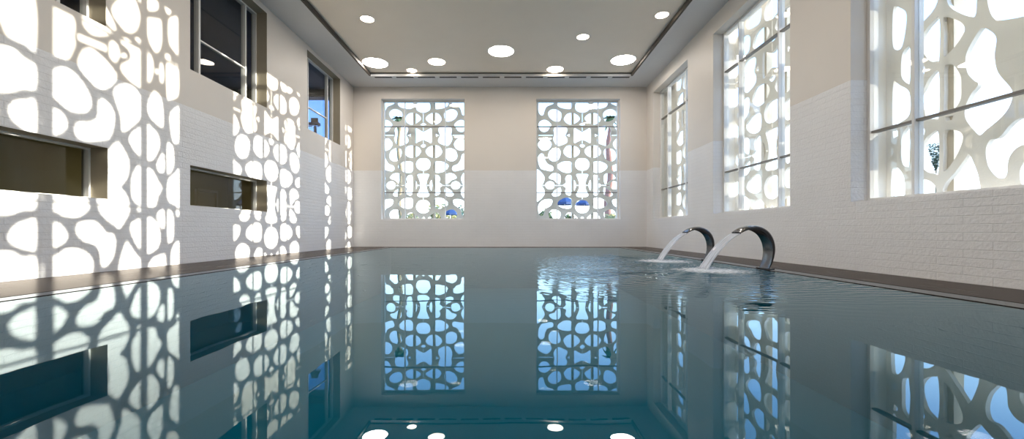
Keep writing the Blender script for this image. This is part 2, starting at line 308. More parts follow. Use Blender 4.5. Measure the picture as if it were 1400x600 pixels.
for f in ((4,5,6,7),(0,4,5,1),(1,5,6,2),(2,6,7,3),(3,7,4,0)): bm.faces.new([v[i] for i in f])
basin = obj('trim_4', bm, M['basin']); struct(basin)
bm = bmesh.new()
nx, ny = 60, 110
grid = [[bm.verts.new((x0+(x1-x0)*i/nx, y0+(y1-y0)*j/ny, 0)) for j in range(ny+1)] for i in range(nx+1)]
for i in range(nx):
    for j in range(ny): bm.faces.new((grid[i][j], grid[i+1][j], grid[i+1][j+1], grid[i][j+1]))
wt = obj('pool_water', bm, M['water'], None, True); tag(wt, 'still teal pool water mirroring the walls and windows', 'water', kind='stuff')

# ------------------------------------------------------------------ windows
def win(name, mp, u0, u1, v0, v1, mull, rails, fw=.05, mw=.04, dep=.12, m=None, gm=None):
    """frame bars and panes; mp(u, v, depth)"""
    root = empty(name, mp((u0+u1)/2, v0, GD)); root['kind'] = 'structure'
    inv = Matrix.Translation(-root.location)
    def b(nm, u_0, u_1, v_0, v_1, d0, d1, mm, par=None):
        p = mp(u_0, v_0, d0); q = mp(u_1, v_1, d1)
        bm = bmesh.new(); bx(bm, min(p[0],q[0]), max(p[0],q[0]), min(p[1],q[1]), max(p[1],q[1]), min(p[2],q[2]), max(p[2],q[2]))
        bmesh.ops.transform(bm, matrix=inv, verts=bm.verts); return obj(nm, bm, mm, root)
    W = m or M['white']
    d0 = GD
    bm = bmesh.new()
    for (a, c, e, f) in ((u0, u0+fw, v0, v1), (u1-fw, u1, v0, v1), (u0+fw, u1-fw, v0, v0+fw), (u0+fw, u1-fw, v1-fw, v1)):
        p = mp(a, e, d0); q = mp(c, f, d0+dep); bx(bm, min(p[0],q[0]), max(p[0],q[0]), min(p[1],q[1]), max(p[1],q[1]), min(p[2],q[2]), max(p[2],q[2]))
    bmesh.ops.transform(bm, matrix=inv, verts=bm.verts); obj('window_frame', bm, W, root)
    for u in mull: b('mullion', u-mw/2, u+mw/2, v0+fw, v1-fw, d0, d0+dep, W)
    cuts = [u0+fw]+[c for u in mull for c in (u-mw/2, u+mw/2)]+[u1-fw]
    for k in range(0, len(cuts), 2):
        for z in rails(k//2): b('glazing_bar', cuts[k], cuts[k+1], z-.016, z+.016, d0+.02, d0+dep-.02, M['rail'] if m is None and name in RAILD else W)
        b('pane', cuts[k], cuts[k+1], v0+fw, v1-fw, d0+.055, d0+.063, gm or M['glass'])
    return root
RAILD = {'window_1', 'window_2', 'window_3', 'window_4', 'window_5'}
rl = lambda k: (2.165, 4.80)
for k, (a, b) in enumerate(BW): win('window_%d' % (k+1), mpB, a, b, WZ0, WZ1, (a+.86, b-.80), rl, mw=.03)
for k, (a, b) in enumerate(RW): win('window_%d' % (k+3), mpR, a, b, WZ0, WZ1, (a+.74, b-.73), rl, mw=.04, dep=.13)
for k, (a, b) in enumerate(UL): win('window_%d' % (k+6), mpL, a, b, ZU0, ZU1, (a+.58, b-.42), lambda q: (4.58,) if q == 1 else (), fw=.035, mw=.05, dep=.10)
for k, (a, b) in enumerate(LS): win('window_%d' % (k+9), mpL, a, b, ZS0, ZS1, (), lambda q: (), fw=.03, dep=.08)

# ------------------------------------------------------------------ lattice screens outside the windows
SD = 0.63                                                        # screen stands this far out from the inner wall face
ys = YB+SD
def catmull(pts, n=5):
    o = []; N = len(pts)
    for i in range(N):
        p0, p1, p2, p3 = (pts[(i+k-1) % N] for k in range(4))
        for s in range(n):
            t = s/n
            o.append(tuple(.5*((2*p1[c])+(-p0[c]+p2[c])*t+(2*p0[c]-5*p1[c]+4*p2[c]-p3[c])*t*t+(-p0[c]+3*p1[c]-3*p2[c]+p3[c])*t**3) for c in (0, 1)))
    return o
def clip(poly, u0, u1, v0, v1):
    for (c, lim, sg) in ((0, u0, 1), (0, u1, -1), (1, v0, 1), (1, v1, -1)):
        out = []; n = len(poly)
        for i in range(n):
            a, b = poly[i], poly[(i+1) % n]; ia, ib = sg*(a[c]-lim) >= 0, sg*(b[c]-lim) >= 0
            if ia: out.append(a)
            if ia != ib:
                t = (lim-a[c])/(b[c]-a[c]); out.append((a[0]+t*(b[0]-a[0]), a[1]+t*(b[1]-a[1])))
        poly = out
        if len(poly) < 3: return []
    return poly
def area(p): return .5*sum(p[i][0]*p[(i+1)%len(p)][1]-p[(i+1)%len(p)][0]*p[i][1] for i in range(len(p)))
U1c = lambda u, v: ((u-450)/7.056/F*ys, H+(VY-(130+v/7.056))/F*ys)
L1c = lambda u, v: ((u-425)/6.664/F*ys, H+(VY-(215+v/6.664))/F*ys)
upC = [[(450,55),(495,62),(518,100),(512,145),(480,165),(450,172)], [(450,268),(468,277),(478,288),(450,293)],
       [(450,352),(500,328),(528,322),(534,392),(528,462),(490,448),(450,434)], [(450,473),(475,488),(450,508)]]
upR = [[(555,40),(600,30),(640,33),(685,55),(694,88),(670,118),(620,132),(570,135),(552,112),(546,75)],
       [(722,48),(790,38),(850,50),(872,90),(870,165),(848,195),(826,190),(814,150),(795,115),(760,98),(728,82)],
       [(473,232),(492,195),(540,172),(590,178),(615,205),(627,238),(600,272),(560,287),(510,268)],
       [(655,170),(690,142),(735,135),(770,155),(778,190),(755,230),(710,255),(668,250),(652,210)],
       [(748,285),(780,250),(820,238),(862,260),(872,300),(855,340),(820,357),(785,345),(765,315)],
       [(600,318),(640,298),(700,300),(726,335),(720,380),(730,425),(710,470),(680,490),(645,482),(600,460),(594,425),(612,388),(597,350)],
       [(745,475),(765,435),(800,416),(855,440),(878,480),(855,520),(820,537),(770,520)],
       [(472,545),(495,505),(545,487),(600,492),(632,545),(610,585),(565,605),(505,590)],
       [(657,560),(670,522),(715,511),(760,535),(778,580),(768,618),(730,640),(680,622)]]
loC = [[(425,8),(465,15),(490,50),(485,90),(460,115),(425,122)], [(425,152),(478,156),(466,195),(455,235),(458,290),(480,335),(470,358),(425,364)],
       [(425,390),(465,398),(490,435),(485,475),(460,502),(425,510)]]
loR = [[(525,45),(570,36),(615,45),(652,72),(648,100),(612,130),(570,142),(528,135),(514,90)],
       [(800,-35),(828,0),(822,60),(800,105),(760,118),(710,128),(688,110),(695,80),(738,60),(765,20),(775,-20)],
       [(480,255),(488,222),(502,208),(508,255),(502,302),(488,288)],
       [(524,170),(560,164),(580,195),(573,230),(602,255),(576,280),(582,320),(560,345),(528,340),(518,255)],
       [(622,170),(655,145),(700,150),(728,182),(718,197),(682,210),(655,235),(628,240)],
       [(842,115),(795,140),(768,185),(776,225),(792,257),(776,285),(765,320),(778,352),(805,382),(842,395),(846,255)],
       [(677,255),(688,228),(718,217),(750,230),(763,255),(750,282),(718,293),(688,282)],
       [(622,275),(650,285),(685,310),(702,338),(680,357),(640,352),(618,325)],
       [(525,378),(560,366),(600,375),(640,400),(650,430),(620,455),(570,468),(528,460),(517,420)],
       [(698,390),(740,380),(790,395),(825,440),(822,510),(800,535),(775,520),(765,472),(735,455),(705,430)],
       [(620,515),(650,482),(700,478),(732,512),(722,555),(690,575),(645,570)],
       [(532,503),(565,512),(588,560),(572,600),(520,612),(485,600),(465,560),(495,525)],
       [(640,640),(690,610),(750,610),(790,580),(835,590),(838,660),(780,680),(700,690),(650,680)]]
loC2 = [[(425,540),(452,575),(480,640),(470,680),(425,690)]]
slits = [[(447,178),(453,178),(453,264),(447,264)], [(447,297),(453,297),(453,345),(447,345)], [(447,438),(453,438),(453,470),(447,470)], [(447,512),(453,512),(453,645),(447,645)]]
slitsR = [[(733,384),(870,384),(870,392),(733,392)], [(572,374),(582,374),(582,382),(600,384),(600,392),(582,394),(582,402),(572,402)]]
slitsRl = [[(606,253),(672,253),(672,260),(606,260)], [(768,253),(786,253),(786,260),(768,260)], [(460,252),(476,252),(476,260),(460,260)]]
holesA = []
def mir(p): return [(-a, b) for a, b in reversed(p)]
def half(ps, f):
    for p in ps:
        q = [f(*c) for c in p]
        full = q+[(-a, b) for a, b in reversed(q) if abs(a) > 1e-6]
        holesA.append(catmull(full))
half(upC, U1c); half(loC, L1c); half(loC2, L1c)
for ps, f in ((upR, U1c), (loR, L1c)):
    for p in ps:
        q = catmull([f(*c) for c in p]); holesA.append(q); holesA.append(mir(q))
for p in slits[:3]: holesA.append([U1c(*c) for c in p])
for y_0, y_1 in ((125, 149), (367, 387)): holesA.append([L1c(*c) for c in ((422,y_0),(428,y_0),(428,y_1),(422,y_1))])
for p in slitsR: q = [U1c(*c) for c in p]; holesA += [q, mir(q)]
for p in slitsRl: q = [L1c(*c) for c in p]; holesA += [q, mir(q)]

# the nearest right-hand screen has its own layout of openings
SHY, SHZ = .1016*(XR+SD-XL), .0967*(XR+SD-XL)
def W1c(u, v):
    x = 70+u/3.158; y = v/3.158; Y = -XL*F/(VX-x); return (Y-SHY, H+(VY-y)/F*Y+SHZ)
P1 = [[(-38,20),(15,25),(60,35),(95,65),(110,110),(105,160),(110,190),(95,235),(75,262),(40,255),(10,245),(-38,230)],
 [(116,146),(238,196),(238,222),(116,172)], [(125,75),(150,60),(190,85),(240,115),(270,145),(240,160),(185,158),(145,125)],
 [(215,0),(240,30),(270,85),(284,125),(272,138),(240,104),(215,70)],
 [(258,30),(285,-5),(330,-30),(362,-5),(378,30),(388,80),(375,130),(350,147),(320,140),(290,105),(265,70)],
 [(372,-8),(386,-25),(396,0),(392,18),(380,10)], [(400,10),(408,-40),(455,-45),(467,30),(450,52),(420,50),(402,35)], [(493,5),(510,-10),(525,25),(515,60),(500,60),(490,30)],
 [(402,90),(415,72),(455,75),(478,90),(480,190),(465,228),(445,225),(420,180)], [(503,90),(520,68),(548,75),(551,160),(550,240),(530,225),(505,180)],
 [(250,190),(265,175),(285,190),(296,220),(296,240),(290,258),(275,270),(252,245)],
 [(296,165),(320,158),(350,180),(380,200),(398,212),(400,300),(400,388),(370,375),(330,345),(300,305),(300,275),(338,250),(330,215),(303,192)],
 [(302,232),(324,232),(326,246),(302,248)],
 [(360,162),(385,166),(398,192),(376,184)], [(405,215),(425,220),(443,265),(445,310),(435,350),(415,365),(405,350)], [(449,299),(465,299),(465,318),(449,318)],
 [(468,280),(482,275),(488,330),(480,360),(468,345)], [(495,266),(530,270),(552,290),(553,410),(515,435),(497,420)], [(492,235),(510,235),(516,256),(495,256)],
 [(110,260),(130,215),(165,200),(205,225),(250,270),(285,320),(278,360),(235,390),(195,380),(150,335),(120,295)],
 [(-38,292),(15,290),(50,282),(95,305),(140,355),(170,410),(178,455),(160,485),(125,493),(75,480),(15,430),(-38,395)],
 [(265,395),(285,365),(330,358),(370,385),(395,430),(395,490),(375,530),(320,573),(300,560),(295,500),(275,440)],
 [(412,470),(420,425),(445,388),(480,430),(488,540),(470,550),(430,515)],
 [(200,435),(225,422),(260,455),(278,500),(272,560),(255,600),(230,610),(150,614),(105,588),(97,545),(120,520),(165,520),(195,500)],
 [(-38,440),(15,460),(55,490),(75,535),(60,570),(20,590),(-38,600)], [(508,500),(530,465),(555,458),(560,530),(557,608),(535,625),(518,595)],
 [(403,538),(404,610),(403,685),(375,672),(345,635),(332,600),(350,565)], [(408,540),(440,550),(468,590),(470,640),(445,690),(420,698),(409,690)],
 [(240,660),(260,625),(290,608),(320,650),(340,700),(335,760),(315,795),(304,808),(325,835),(342,880),(340,920),(320,960),(295,992),(270,975),(225,940),(200,900),(196,850),(235,780),(245,720)],
 [(-38,640),(20,635),(90,640),(140,655),(170,690),(150,730),(90,742),(-38,740)],
 [(-38,810),(40,800),(110,810),(155,850),(172,890),(155,920),(115,943),(60,940),(20,920),(-38,905)],
 [(345,760),(365,718),(385,708),(402,720),(403,800),(402,890),(370,885),(345,850),(342,800)],
 [(410,730),(440,735),(465,780),(482,815),(465,850),(455,890),(430,900),(410,890)], [(455,710),(470,675),(485,660),(490,700),(487,742),(465,742)],
 [(497,625),(510,612),(530,640),(532,720),(510,755),(498,745)], [(500,780),(530,745),(555,725),(560,810),(557,900),(535,890),(500,862)], [(540,908),(555,908),(552,935),(540,930)],
 [(370,896),(395,896),(392,912),(375,912)], [(455,930),(475,905),(488,910),(490,980),(472,980)], [(500,905),(520,908),(532,945),(530,1030),(512,1052),(500,1040)],
 [(337,980),(355,950),(402,942),(406,1020),(405,1090),(380,1080),(350,1030)], [(411,945),(440,940),(465,970),(475,1030),(460,1075),(430,1095),(411,1090)],
 [(-38,945),(15,952),(50,970),(75,1010),(70,1040),(40,1065),(0,1080),(-38,1080)],
 [(105,970),(130,952),(185,950),(215,970),(240,1000),(268,1005),(282,1040),(275,1100),(250,1145),(225,1157),(210,1140),(205,1090),(185,1060),(140,1045),(105,1010)],
 [(-38,1105),(20,1095),(60,1070),(110,1068),(160,1090),(185,1130),(180,1185),(150,1215),(60,1225),(-38,1225)],
 [(325,1035),(345,1060),(370,1095),(400,1130),(404,1165),(350,1195),(292,1190),(290,1140),(305,1080)],
 [(420,1135),(445,1105),(487,1092),(497,1110),(495,1165),(450,1180),(420,1165)], [(515,1090),(530,1050),(548,1037),(562,1055),(563,1155),(540,1165),(515,1150)],
 [(210,1185),(240,1190),(262,1210),(262,1260),(215,1260)]]
holesB = []
def inset(p, d):
    n = len(p); s = 1 if area(p) > 0 else -1; o = []
    for i in range(n):
        a, b = p[i-1], p[(i+1) % n]; tx, ty = b[0]-a[0], b[1]-a[1]; l = math.hypot(tx, ty) or 1
        o.append((p[i][0]-s*ty/l*d, p[i][1]+s*tx/l*d))
    return o
for p in P1:
    q = [W1c(*c) for c in p]; q = inset(catmull(q), .022 if abs(area(q)) > .05 else .008) if len(p) > 4 else q
    ax = W1c(-50, 0)[0]; holesB.append(q); holesB.append([(2*ax-a, b) for a, b in reversed(q)])

def lattice(mp, uc, u0, u1, v0, v1, holes, posts, label, depth=SD, th=.06, cl=None):
    polys = []
    for p in holes:
        q = clip([(a+uc, b) for a, b in p], u0, cl or u1, v0, v1)
        if len(q) > 2 and abs(area(q)) > .0004: polys.append(q)
    verts = []; edges = []
    for q in [[(u0-.07, v0-.07), (u1+.07, v0-.07), (u1+.07, v1+.07), (u0-.07, v1+.07)]]+polys:
        n = len(verts); verts += [Vector(c) for c in q]; edges += [(n+i, n+(i+1) % len(q)) for i in range(len(q))]
    vo, eo, fo, _, _, _ = delaunay_2d_cdt(verts, edges, [], 1, 1e-5)
    boxs = [(min(c[0] for c in q), max(c[0] for c in q), min(c[1] for c in q), max(c[1] for c in q), q) for q in polys]
    def inside(x, y):
        for (a, b, c, d, q) in boxs:
            if a < x < b and c < y < d:
                r = False; n = len(q)
                for i in range(n):
                    (xa, ya), (xb, yb) = q[i], q[(i+1) % n]
                    if (ya > y) != (yb > y) and x < xa+(y-ya)/(yb-ya)*(xb-xa): r = not r
                if r: return True
        return False
    bm = bmesh.new(); vv = [bm.verts.new((c.x, c.y, -th/2)) for c in vo]
    for f in fo:
        cx = sum(vo[i].x for i in f)/len(f); cy = sum(vo[i].y for i in f)/len(f)
        if not inside(cx, cy): bm.faces.new([vv[i] for i in f])
    for v in [v for v in bm.verts if not v.link_faces]: bm.verts.remove(v)
    ex = bmesh.ops.extrude_face_region(bm, geom=bm.faces[:]+bm.edges[:]+bm.verts[:])
    for v in ex['geom']:
        if isinstance(v, bmesh.types.BMVert): v.co.z = th/2
    c0 = Vector(mp((u0+u1)/2, v0-.07, depth))
    for v in bm.verts: v.co = Vector(mp(v.co.x, v.co.y, depth+v.co.z))-c0
    root = empty('lattice_screen', c0); tag(root, label, 'lattice screen', 'pierced lattice screens outside the windows')
    obj('lattice_panel', bm, M['stone'], root)
    def bar(nm, a, b, c, d, e, f, m):
        p = Vector(mp(a, c, e))-c0; q = Vector(mp(b, d, f))-c0
        bm = bmesh.new(); bx(bm, min(p[0],q[0]), max(p[0],q[0]), min(p[1],q[1]), max(p[1],q[1]), min(p[2],q[2]), max(p[2],q[2])); return obj(nm, bm, m, root)
    for u in posts: bar('post', uc+u-.045, uc+u+.045, v0-.07, v1+.07, depth+th/2, depth+th/2+.14, M['post'])
    e0, e1 = T+.002, depth-th/2
    for nm, a, b, c, d in (('side_return', u0-.07, u0, v0-.07, v1+.07), ('side_return', u1, u1+.07, v0-.07, v1+.07), ('sill_return', u0, u1, v0-.07, v0), ('top_return', u0, u1, v1, v1+.07)):
        bar(nm, a, b, c, d, e0, e1, M['stone'])
    return root
z0, z1 = .98, 5.97
for k, (a, b) in enumerate(BW):
    cx = (-3.529, 2.956)[k]
    lattice(mpB, cx, a-.10, b+.14, z0, z1, holesA, (-.38, .42), 'pierced cream lattice screen outside the %s window of the far wall' % ('left', 'right')[k])
for k, (a, b) in enumerate(RW):
    cy = ((a+b)/2, 9.27, 13.79)[k]
    lattice(mpR, 0 if k == 0 else cy, a-.06, b+.04, z0, z1, holesB if k == 0 else holesA, ((5.58, 4.2) if k == 0 else (-.35, .35)),
            'pierced cream lattice screen outside the %s window of the right wall' % ('nearest', 'middle', 'farthest')[k], cl=14.60 if k == 2 else None)

# ------------------------------------------------------------------ arched spouts and falling water
prof = [(4.215,.0),(4.262,.10),(4.292,.22),(4.298,.34),(4.272,.46),(4.21,.565),(4.12,.635),(4.01,.668),(3.90,.662),(3.82,.635),(3.755,.595)]
prof = [(a, b+.001) for a, b in prof]
def dens(p, n=5):
    o = []
    for i in range(len(p)-1):
        p0 = p[max(i-1,0)]; p1 = p[i]; p2 = p[i+1]; p3 = p[min(i+2, len(p)-1)]
        for s in range(n):
            t = s/n; o.append(tuple(.5*((2*p1[c])+(-p0[c]+p2[c])*t+(2*p0[c]-5*p1[c]+4*p2[c]-p3[c])*t*t+(-p0[c]+3*p1[c]-3*p2[c]+p3[c])*t**3) for c in (0,1)))
    return o+[p[-1]]
def spout(yc, label, jl):
    t = empty('spout', (4.24, yc, .001)); tag(t, label, 'water spout', 'arched steel water spouts')
    P = dens(prof); n = len(P); bm = bmesh.new(); rows = []
    for i, (x, z) in enumerate(P):
        s = i/(n-1); a = P[max(i-1,0)]; b = P[min(i+1,n-1)]; tx, tz = b[0]-a[0], b[1]-a[1]; l = math.hypot(tx, tz); nx_, nz_ = tz/l, -tx/l
        th = .012+.038*math.sin(math.pi*min(1, s*1.02))**.8; w = .125+.022*s
        # hollow section, crowned on the outer side
        sec = [(-w, -th*.6), (-w, th*.25), (-w*.8, th*.75), (-w*.35, th), (w*.35, th), (w*.8, th*.75), (w, th*.25), (w, -th*.6), (w*.86, -th*.45), (-w*.86, -th*.45)]
        rows.append([bm.verts.new((x+nx_*q-4.24, p, z+nz_*q-.001)) for p, q in sec])
    K = 10
    for i in range(n-1):
        for k in range(K): bm.faces.new((rows[i][k], rows[i][(k+1)%K], rows[i+1][(k+1)%K], rows[i+1][k]))
    bm.faces.new(rows[0]); bm.faces.new(rows[-1][::-1])
    o = obj('spout_arch', bm, M['steel'], t, True); o.data.materials.append(M['black'])
    md = o.modifiers.new('edge', 'EDGE_SPLIT'); md.split_angle = math.radians(40)
    for p in o.data.polygons:
        if abs(p.normal.y) > .6: p.material_index = 1
    # outlet lip with its dark mouth
    boxes('outlet_lip', [(3.742-4.24, 3.762-4.24, -.125, .125, .570, .590)], M['black'], t, bevel=.004)
    boxes('base_plate', [(-.075, .055, -.15, .15, 0, .012)], M['steel'], t, bevel=.003)
    # water
    bm = bmesh.new(); uvl = bm.loops.layers.uv.new('UVMap'); NU, NV = 36, 30; top = []; bot = []
    r = random.Random(int(yc*100))
    amp = [r.uniform(-.006, .006) for _ in range(NU+1)]
    for i in range(NU+1):
        a = i/NU; A = []; B = []
        for j in range(NV+1):
            s = j/NV; y = (a-.5)*(.27+.03*s*s)+.006*math.sin(9*s+i)*s
            x = 3.745-.52*s-.02*s*s; z = .575-.22*s-.36*s*s
            wob = amp[i]*(.3+1.6*s)+.004*math.sin(i*1.7+s*11)*s
            if s > .999: z = -.01
            A.append(bm.verts.new((x+wob-.006, y, z+.006))); B.append(bm.verts.new((x+wob+.006, y, z-.006)))
        top.append(A); bot.append(B)
    def q(f4, uv):
        f = bm.faces.new(f4)
        for l, c in zip(f.loops, uv): l[uvl].uv = c
    for i in range(NU):
        for j in range(NV):
            uv = [(i/NU, j/NV), ((i+1)/NU, j/NV), ((i+1)/NU, (j+1)/NV), (i/NU, (j+1)/NV)]
            q((top[i][j], top[i+1][j], top[i+1][j+1], top[i][j+1]), uv); q((bot[i][j], bot[i][j+1], bot[i+1][j+1], bot[i+1][j]), [uv[0], uv[3], uv[2], uv[1]])
    for j in range(NV):
        for i in (0, NU): q((top[i][j], top[i][j+1], bot[i][j+1], bot[i][j]), [(i/NU, j/NV)]*4)
    root = empty('water_jet', (0, yc, 0)); tag(root, jl, 'water jet', 'sheets of falling water')
    obj('water_sheet', bm, M['jet'], root, True)
    bm = bmesh.new()
    for k in range(150):
        d = abs(r.gauss(0, .26)); an = r.uniform(0, 2*math.pi); rad = r.uniform(.002, .007)
        hz = max(0, r.gauss(.0, .03)) if d < .25 else 0
        bmesh.ops.create_icosphere(bm, subdivisions=1, radius=rad, matrix=Matrix.Translation((3.2+d*math.cos(an), d*1.2*math.sin(an), .002+hz)) @ Matrix.Diagonal((1.6, 1.6, .9, 1)))
    s = obj('splash', bm, M['jet'], root, True); s['kind'] = 'stuff'
    return t
spout(6.75, 'nearer, larger-looking arched steel spout on the right pool edge', 'sheet of white water falling from the nearer steel spout')
spout(8.72, 'farther, smaller-looking arched steel spout on the right pool edge', 'sheet of white water falling from the farther steel spout')

# ------------------------------------------------------------------ gym behind the upper left windows, corridor behind the lower ones
GX0, GX1 = -20.0, XL-T
gy1 = 16.6
struct(boxes('floor_gym', [(GX0, GX1, 1.0, 18, 3.2, 3.38)], M['gymfloor']))
struct(boxes('ceiling_gym', [(GX0, GX1, 1.0, 18, 6.40, 6.6)], M['gymceil']))
struct(boxes('wall_gym', [(GX0-.2, GX0, 1.0, 18, 3.2, 6.6), (GX0-.2, GX1, .8, 1.0, 3.2, 6.6)], M['gymdark']))
slab('wall_gym_far', lambda u, v, d: (u, gy1+d, v), GX0, GX1, 3.38, 6.40, [(-10.6, -6.75, 3.75, 6.16)], M['gymdark'], .2)
win('window_11', lambda u, v, d: (u, gy1+d-.2, v), -10.6, -6.75, 3.75, 6.16, (-8.6,), lambda q: (), fw=.05, m=M['rubber'], gm=M['tinted'])
tm = empty('treadmill', (-7.30, 15.15, 3.38)); tag(tm, 'dark blue treadmill console behind the far upper left window', 'treadmill')
boxes('running_deck', [(-.4, .4, -1.5, .25, .06, .2)], M['rubber'], tm, bevel=.02)
boxes('running_belt', [(-.26, .26, -1.45, .1, .2, .212)], M['gymfloor'], tm)
bm = bmesh.new(); tube(bm, [(0, .16, .18), (0, .17, .7), (0, .12, 1.18)], [.07, .055, .05], 10); obj('upright', bm, M['bluep'], tm, True)
for s in (-1, 1):
    bm = bmesh.new(); tube(bm, [(s*.10, .10, 1.16), (s*.24, .02, 1.17), (s*.26, -.22, 1.14), (s*.25, -.42, 1.08)], .020, 8); obj('handrail', bm, M['rubber'], tm, True)
boxes('console', [(-.20, .20, -.02, .16, 1.20, 1.30)], M['bluep'], tm, bevel=.03)
boxes('screen', [(-.13, .13, .06, .11, 1.31, 1.47)], M['rubber'], tm, bevel=.012)
bm = bmesh.new(); tube(bm, [(-.62+.5*math.cos(a), .05, .75+.5*math.sin(a)) for a in [math.radians(20+10*k) for k in range(12)]], .012, 8); obj('curved_bar', bm, M['chrome'], tm, True)

struct(boxes('floor_corridor', [(-11.2, GX1, 2, 16.4, -.1, 0)], M['corf']))
struct(boxes('ceiling_corridor', [(-11.2, GX1, 2, 16.4, 3.0, 3.1)], M['olive']))
struct(boxes('wall_corridor', [(-11.4, -11.2, 2, 16.4, -.1, 3.1), (-11.2, GX1, 16.2, 16.4, 0, 3.0), (-11.2, GX1, 2, 2.2, 0, 3.0)], M['olive']))
def cdoor(n, y):
    d = empty('door_%d' % n, (-11.2, y, 0)); d['kind'] = 'structure'
    boxes('door_leaf', [(0, .05, -.42, .42, 0, 2.05)], M['olived'], d, bevel=.01)
    boxes('door_frame', [(0, .09, -.52, -.43, 0, 2.15), (0, .09, .43, .52, 0, 2.15), (0, .09, -.43, .43, 2.06, 2.15)], M['olived'], d)
    bm = bmesh.new(); tube(bm, [(.05, .34, 1.02), (.10, .34, 1.02), (.10, .24, 1.02)], .010); obj('door_handle', bm, M['chrome'], d)
cdoor(1, 15.0); cdoor(2, 13.0)
t = empty('corridor_fill', (-8.6, 12.3, 3.0)); tag(t, 'unseen round warm lamp added to light the olive room behind the low slot windows', 'ceiling light')  # lamp out of view, put in to brighten the corridor
bm = bmesh.new(); lathe(bm, [(.30, 0), (.32, 0), (.32, -.03), (.28, -.035)], 0, 0, 32); obj('lamp_ring', bm, M['white'], t, True)
bm = bmesh.new(); rg = lathe(bm, [(.28, -.03), (.15, -.045), (.02, -.05)], 0, 0, 32); bm.faces.new(rg[-1]); obj('lamp_shade', bm, M['corfill'], t, True)

# ------------------------------------------------------------------ outdoors
struct(boxes('ground', [(-150, XL-T, -80, 250, -.9, -.6), (XR+T, 150, -80, 250, -.9, -.6), (XL-T, XR+T, YB+T, 250, -.9, -.6), (XL-T, XR+T, -80, YF-T, -.9, -.6)], M['ground']))
def at(px, py, y): return Vector(((px-VX)/F*y, y, H+(VY-py)/F*y))
def palm(px, py, px2, y, m, lab, r0=.16, cr=1.0):
    top = at(px, py, y); base = at(px2, 316, y); base.z = -.62
    t = empty('palm_tree', base); tag(t, lab, 'palm tree', 'palms beyond the far wall')
    d = top-base; bm = bmesh.new(); n = 16; rr = random.Random(3)
    tube(bm, [(d.x*(k/n)+.15*math.sin(k*.9), 0, d.z*k/n) for k in range(n+1)], [r0*(1.5-.6*k/n)*(1+.12*(k % 2)) for k in range(n+1)], 10); obj('trunk', bm, m, t, True)
    bm = bmesh.new()
    for k in range(34):
        a = rr.uniform(0, 2*math.pi); e = rr.uniform(-.5, 1.2); L = cr*rr.uniform(.8, 1.1); prev = None
        for j in range(7):
            s = j/6; rad = L*s*math.cos(e*(1-.4*s)); z = L*(s*math.sin(e)-.75*s*s); w = .16*math.sin(math.pi*(.08+.9*s))*cr
            c = Vector((d.x+rad*math.cos(a), rad*math.sin(a), d.z+z)); sd = Vector((-math.sin(a), math.cos(a), 0))*w
            cur = (bm.verts.new(c-sd-Vector((0,0,w*.5))), bm.verts.new(c), bm.verts.new(c+sd-Vector((0,0,w*.5))))
            if prev: bm.faces.new((prev[0], prev[1], cur[1], cur[0])); bm.faces.new((prev[1], prev[2], cur[2], cur[1]))
            prev = cur
    obj('fronds', bm, M['leaf'], t, True); return t
palm(545, 163, 549, 45, M['bark'], 'slender palm tree seen through the left window of the far wall')
palm(834, 162, 831, 45, M['rbark'], 'russet-trunked palm tree seen through the right window of the far wall', .26)
def leafball(bm, c, rx, rz, n, s, rr):
    for _ in range(n):
        v = Vector((rr.gauss(0,1), rr.gauss(0,1), rr.gauss(0,1))).normalized()*rr.uniform(.55, 1.0)
        p = Vector((c[0]+v.x*rx, c[1]+v.y*rx, c[2]+v.z*rz)); a = Vector((rr.gauss(0,1), rr.gauss(0,1), rr.gauss(0,1))).normalized(); b = a.orthogonal().normalized(); k = s*rr.uniform(.6, 1.3)
        vs = [bm.verts.new(p+a*k), bm.verts.new(p+b*k*.5), bm.verts.new(p-a*k), bm.verts.new(p-b*k*.5)]; bm.faces.new(vs)
def bush(px, py, y, rx, m, lab, seed, nm='garden_tree'):
    top = at(px, py, y); rr = random.Random(seed); h = top.z+.6
    t = empty(nm, (top.x, y, -.6)); tag(t, lab, 'tree', 'trees beyond the far wall')
    bm = bmesh.new(); tube(bm, [(0,0,0), (.05,0,h*.4), (0,.04,h*.75)], [.12,.09,.04], 8); obj('trunk', bm, M['bark'], t, True)
    bm = bmesh.new()
    for k in range(7): leafball(bm, (rr.uniform(-.5,.5)*rx, rr.uniform(-.5,.5)*rx, h*rr.uniform(.45,.78)), rx*.6, h*.24, 130, .16, rr)
    obj('foliage', bm, m, t)
bush(604, 270, 34, 1.3, M['leafy'], 'yellow-olive tree low in the left window of the far wall', 1)
bush(631, 272, 38, 1.2, M['dleaf'], 'dark tree at the lower right corner of the left far window', 2)
bush(556, 288, 36, 1.5, M['leafy'], 'low pale olive tree at the bottom left of the left far window', 4)
bush(742, 284, 32, .9, M['leaf'], 'small green tree at the lower left corner of the right far window', 5)
bush(775, 291, 30, .8, M['leaf'], 'low dark green shrub under the blue parasols in the right far window', 6)
bush(837, 284, 30, 1.1, M['leafy'], 'reddish green shrub at the foot of the russet palm', 8)
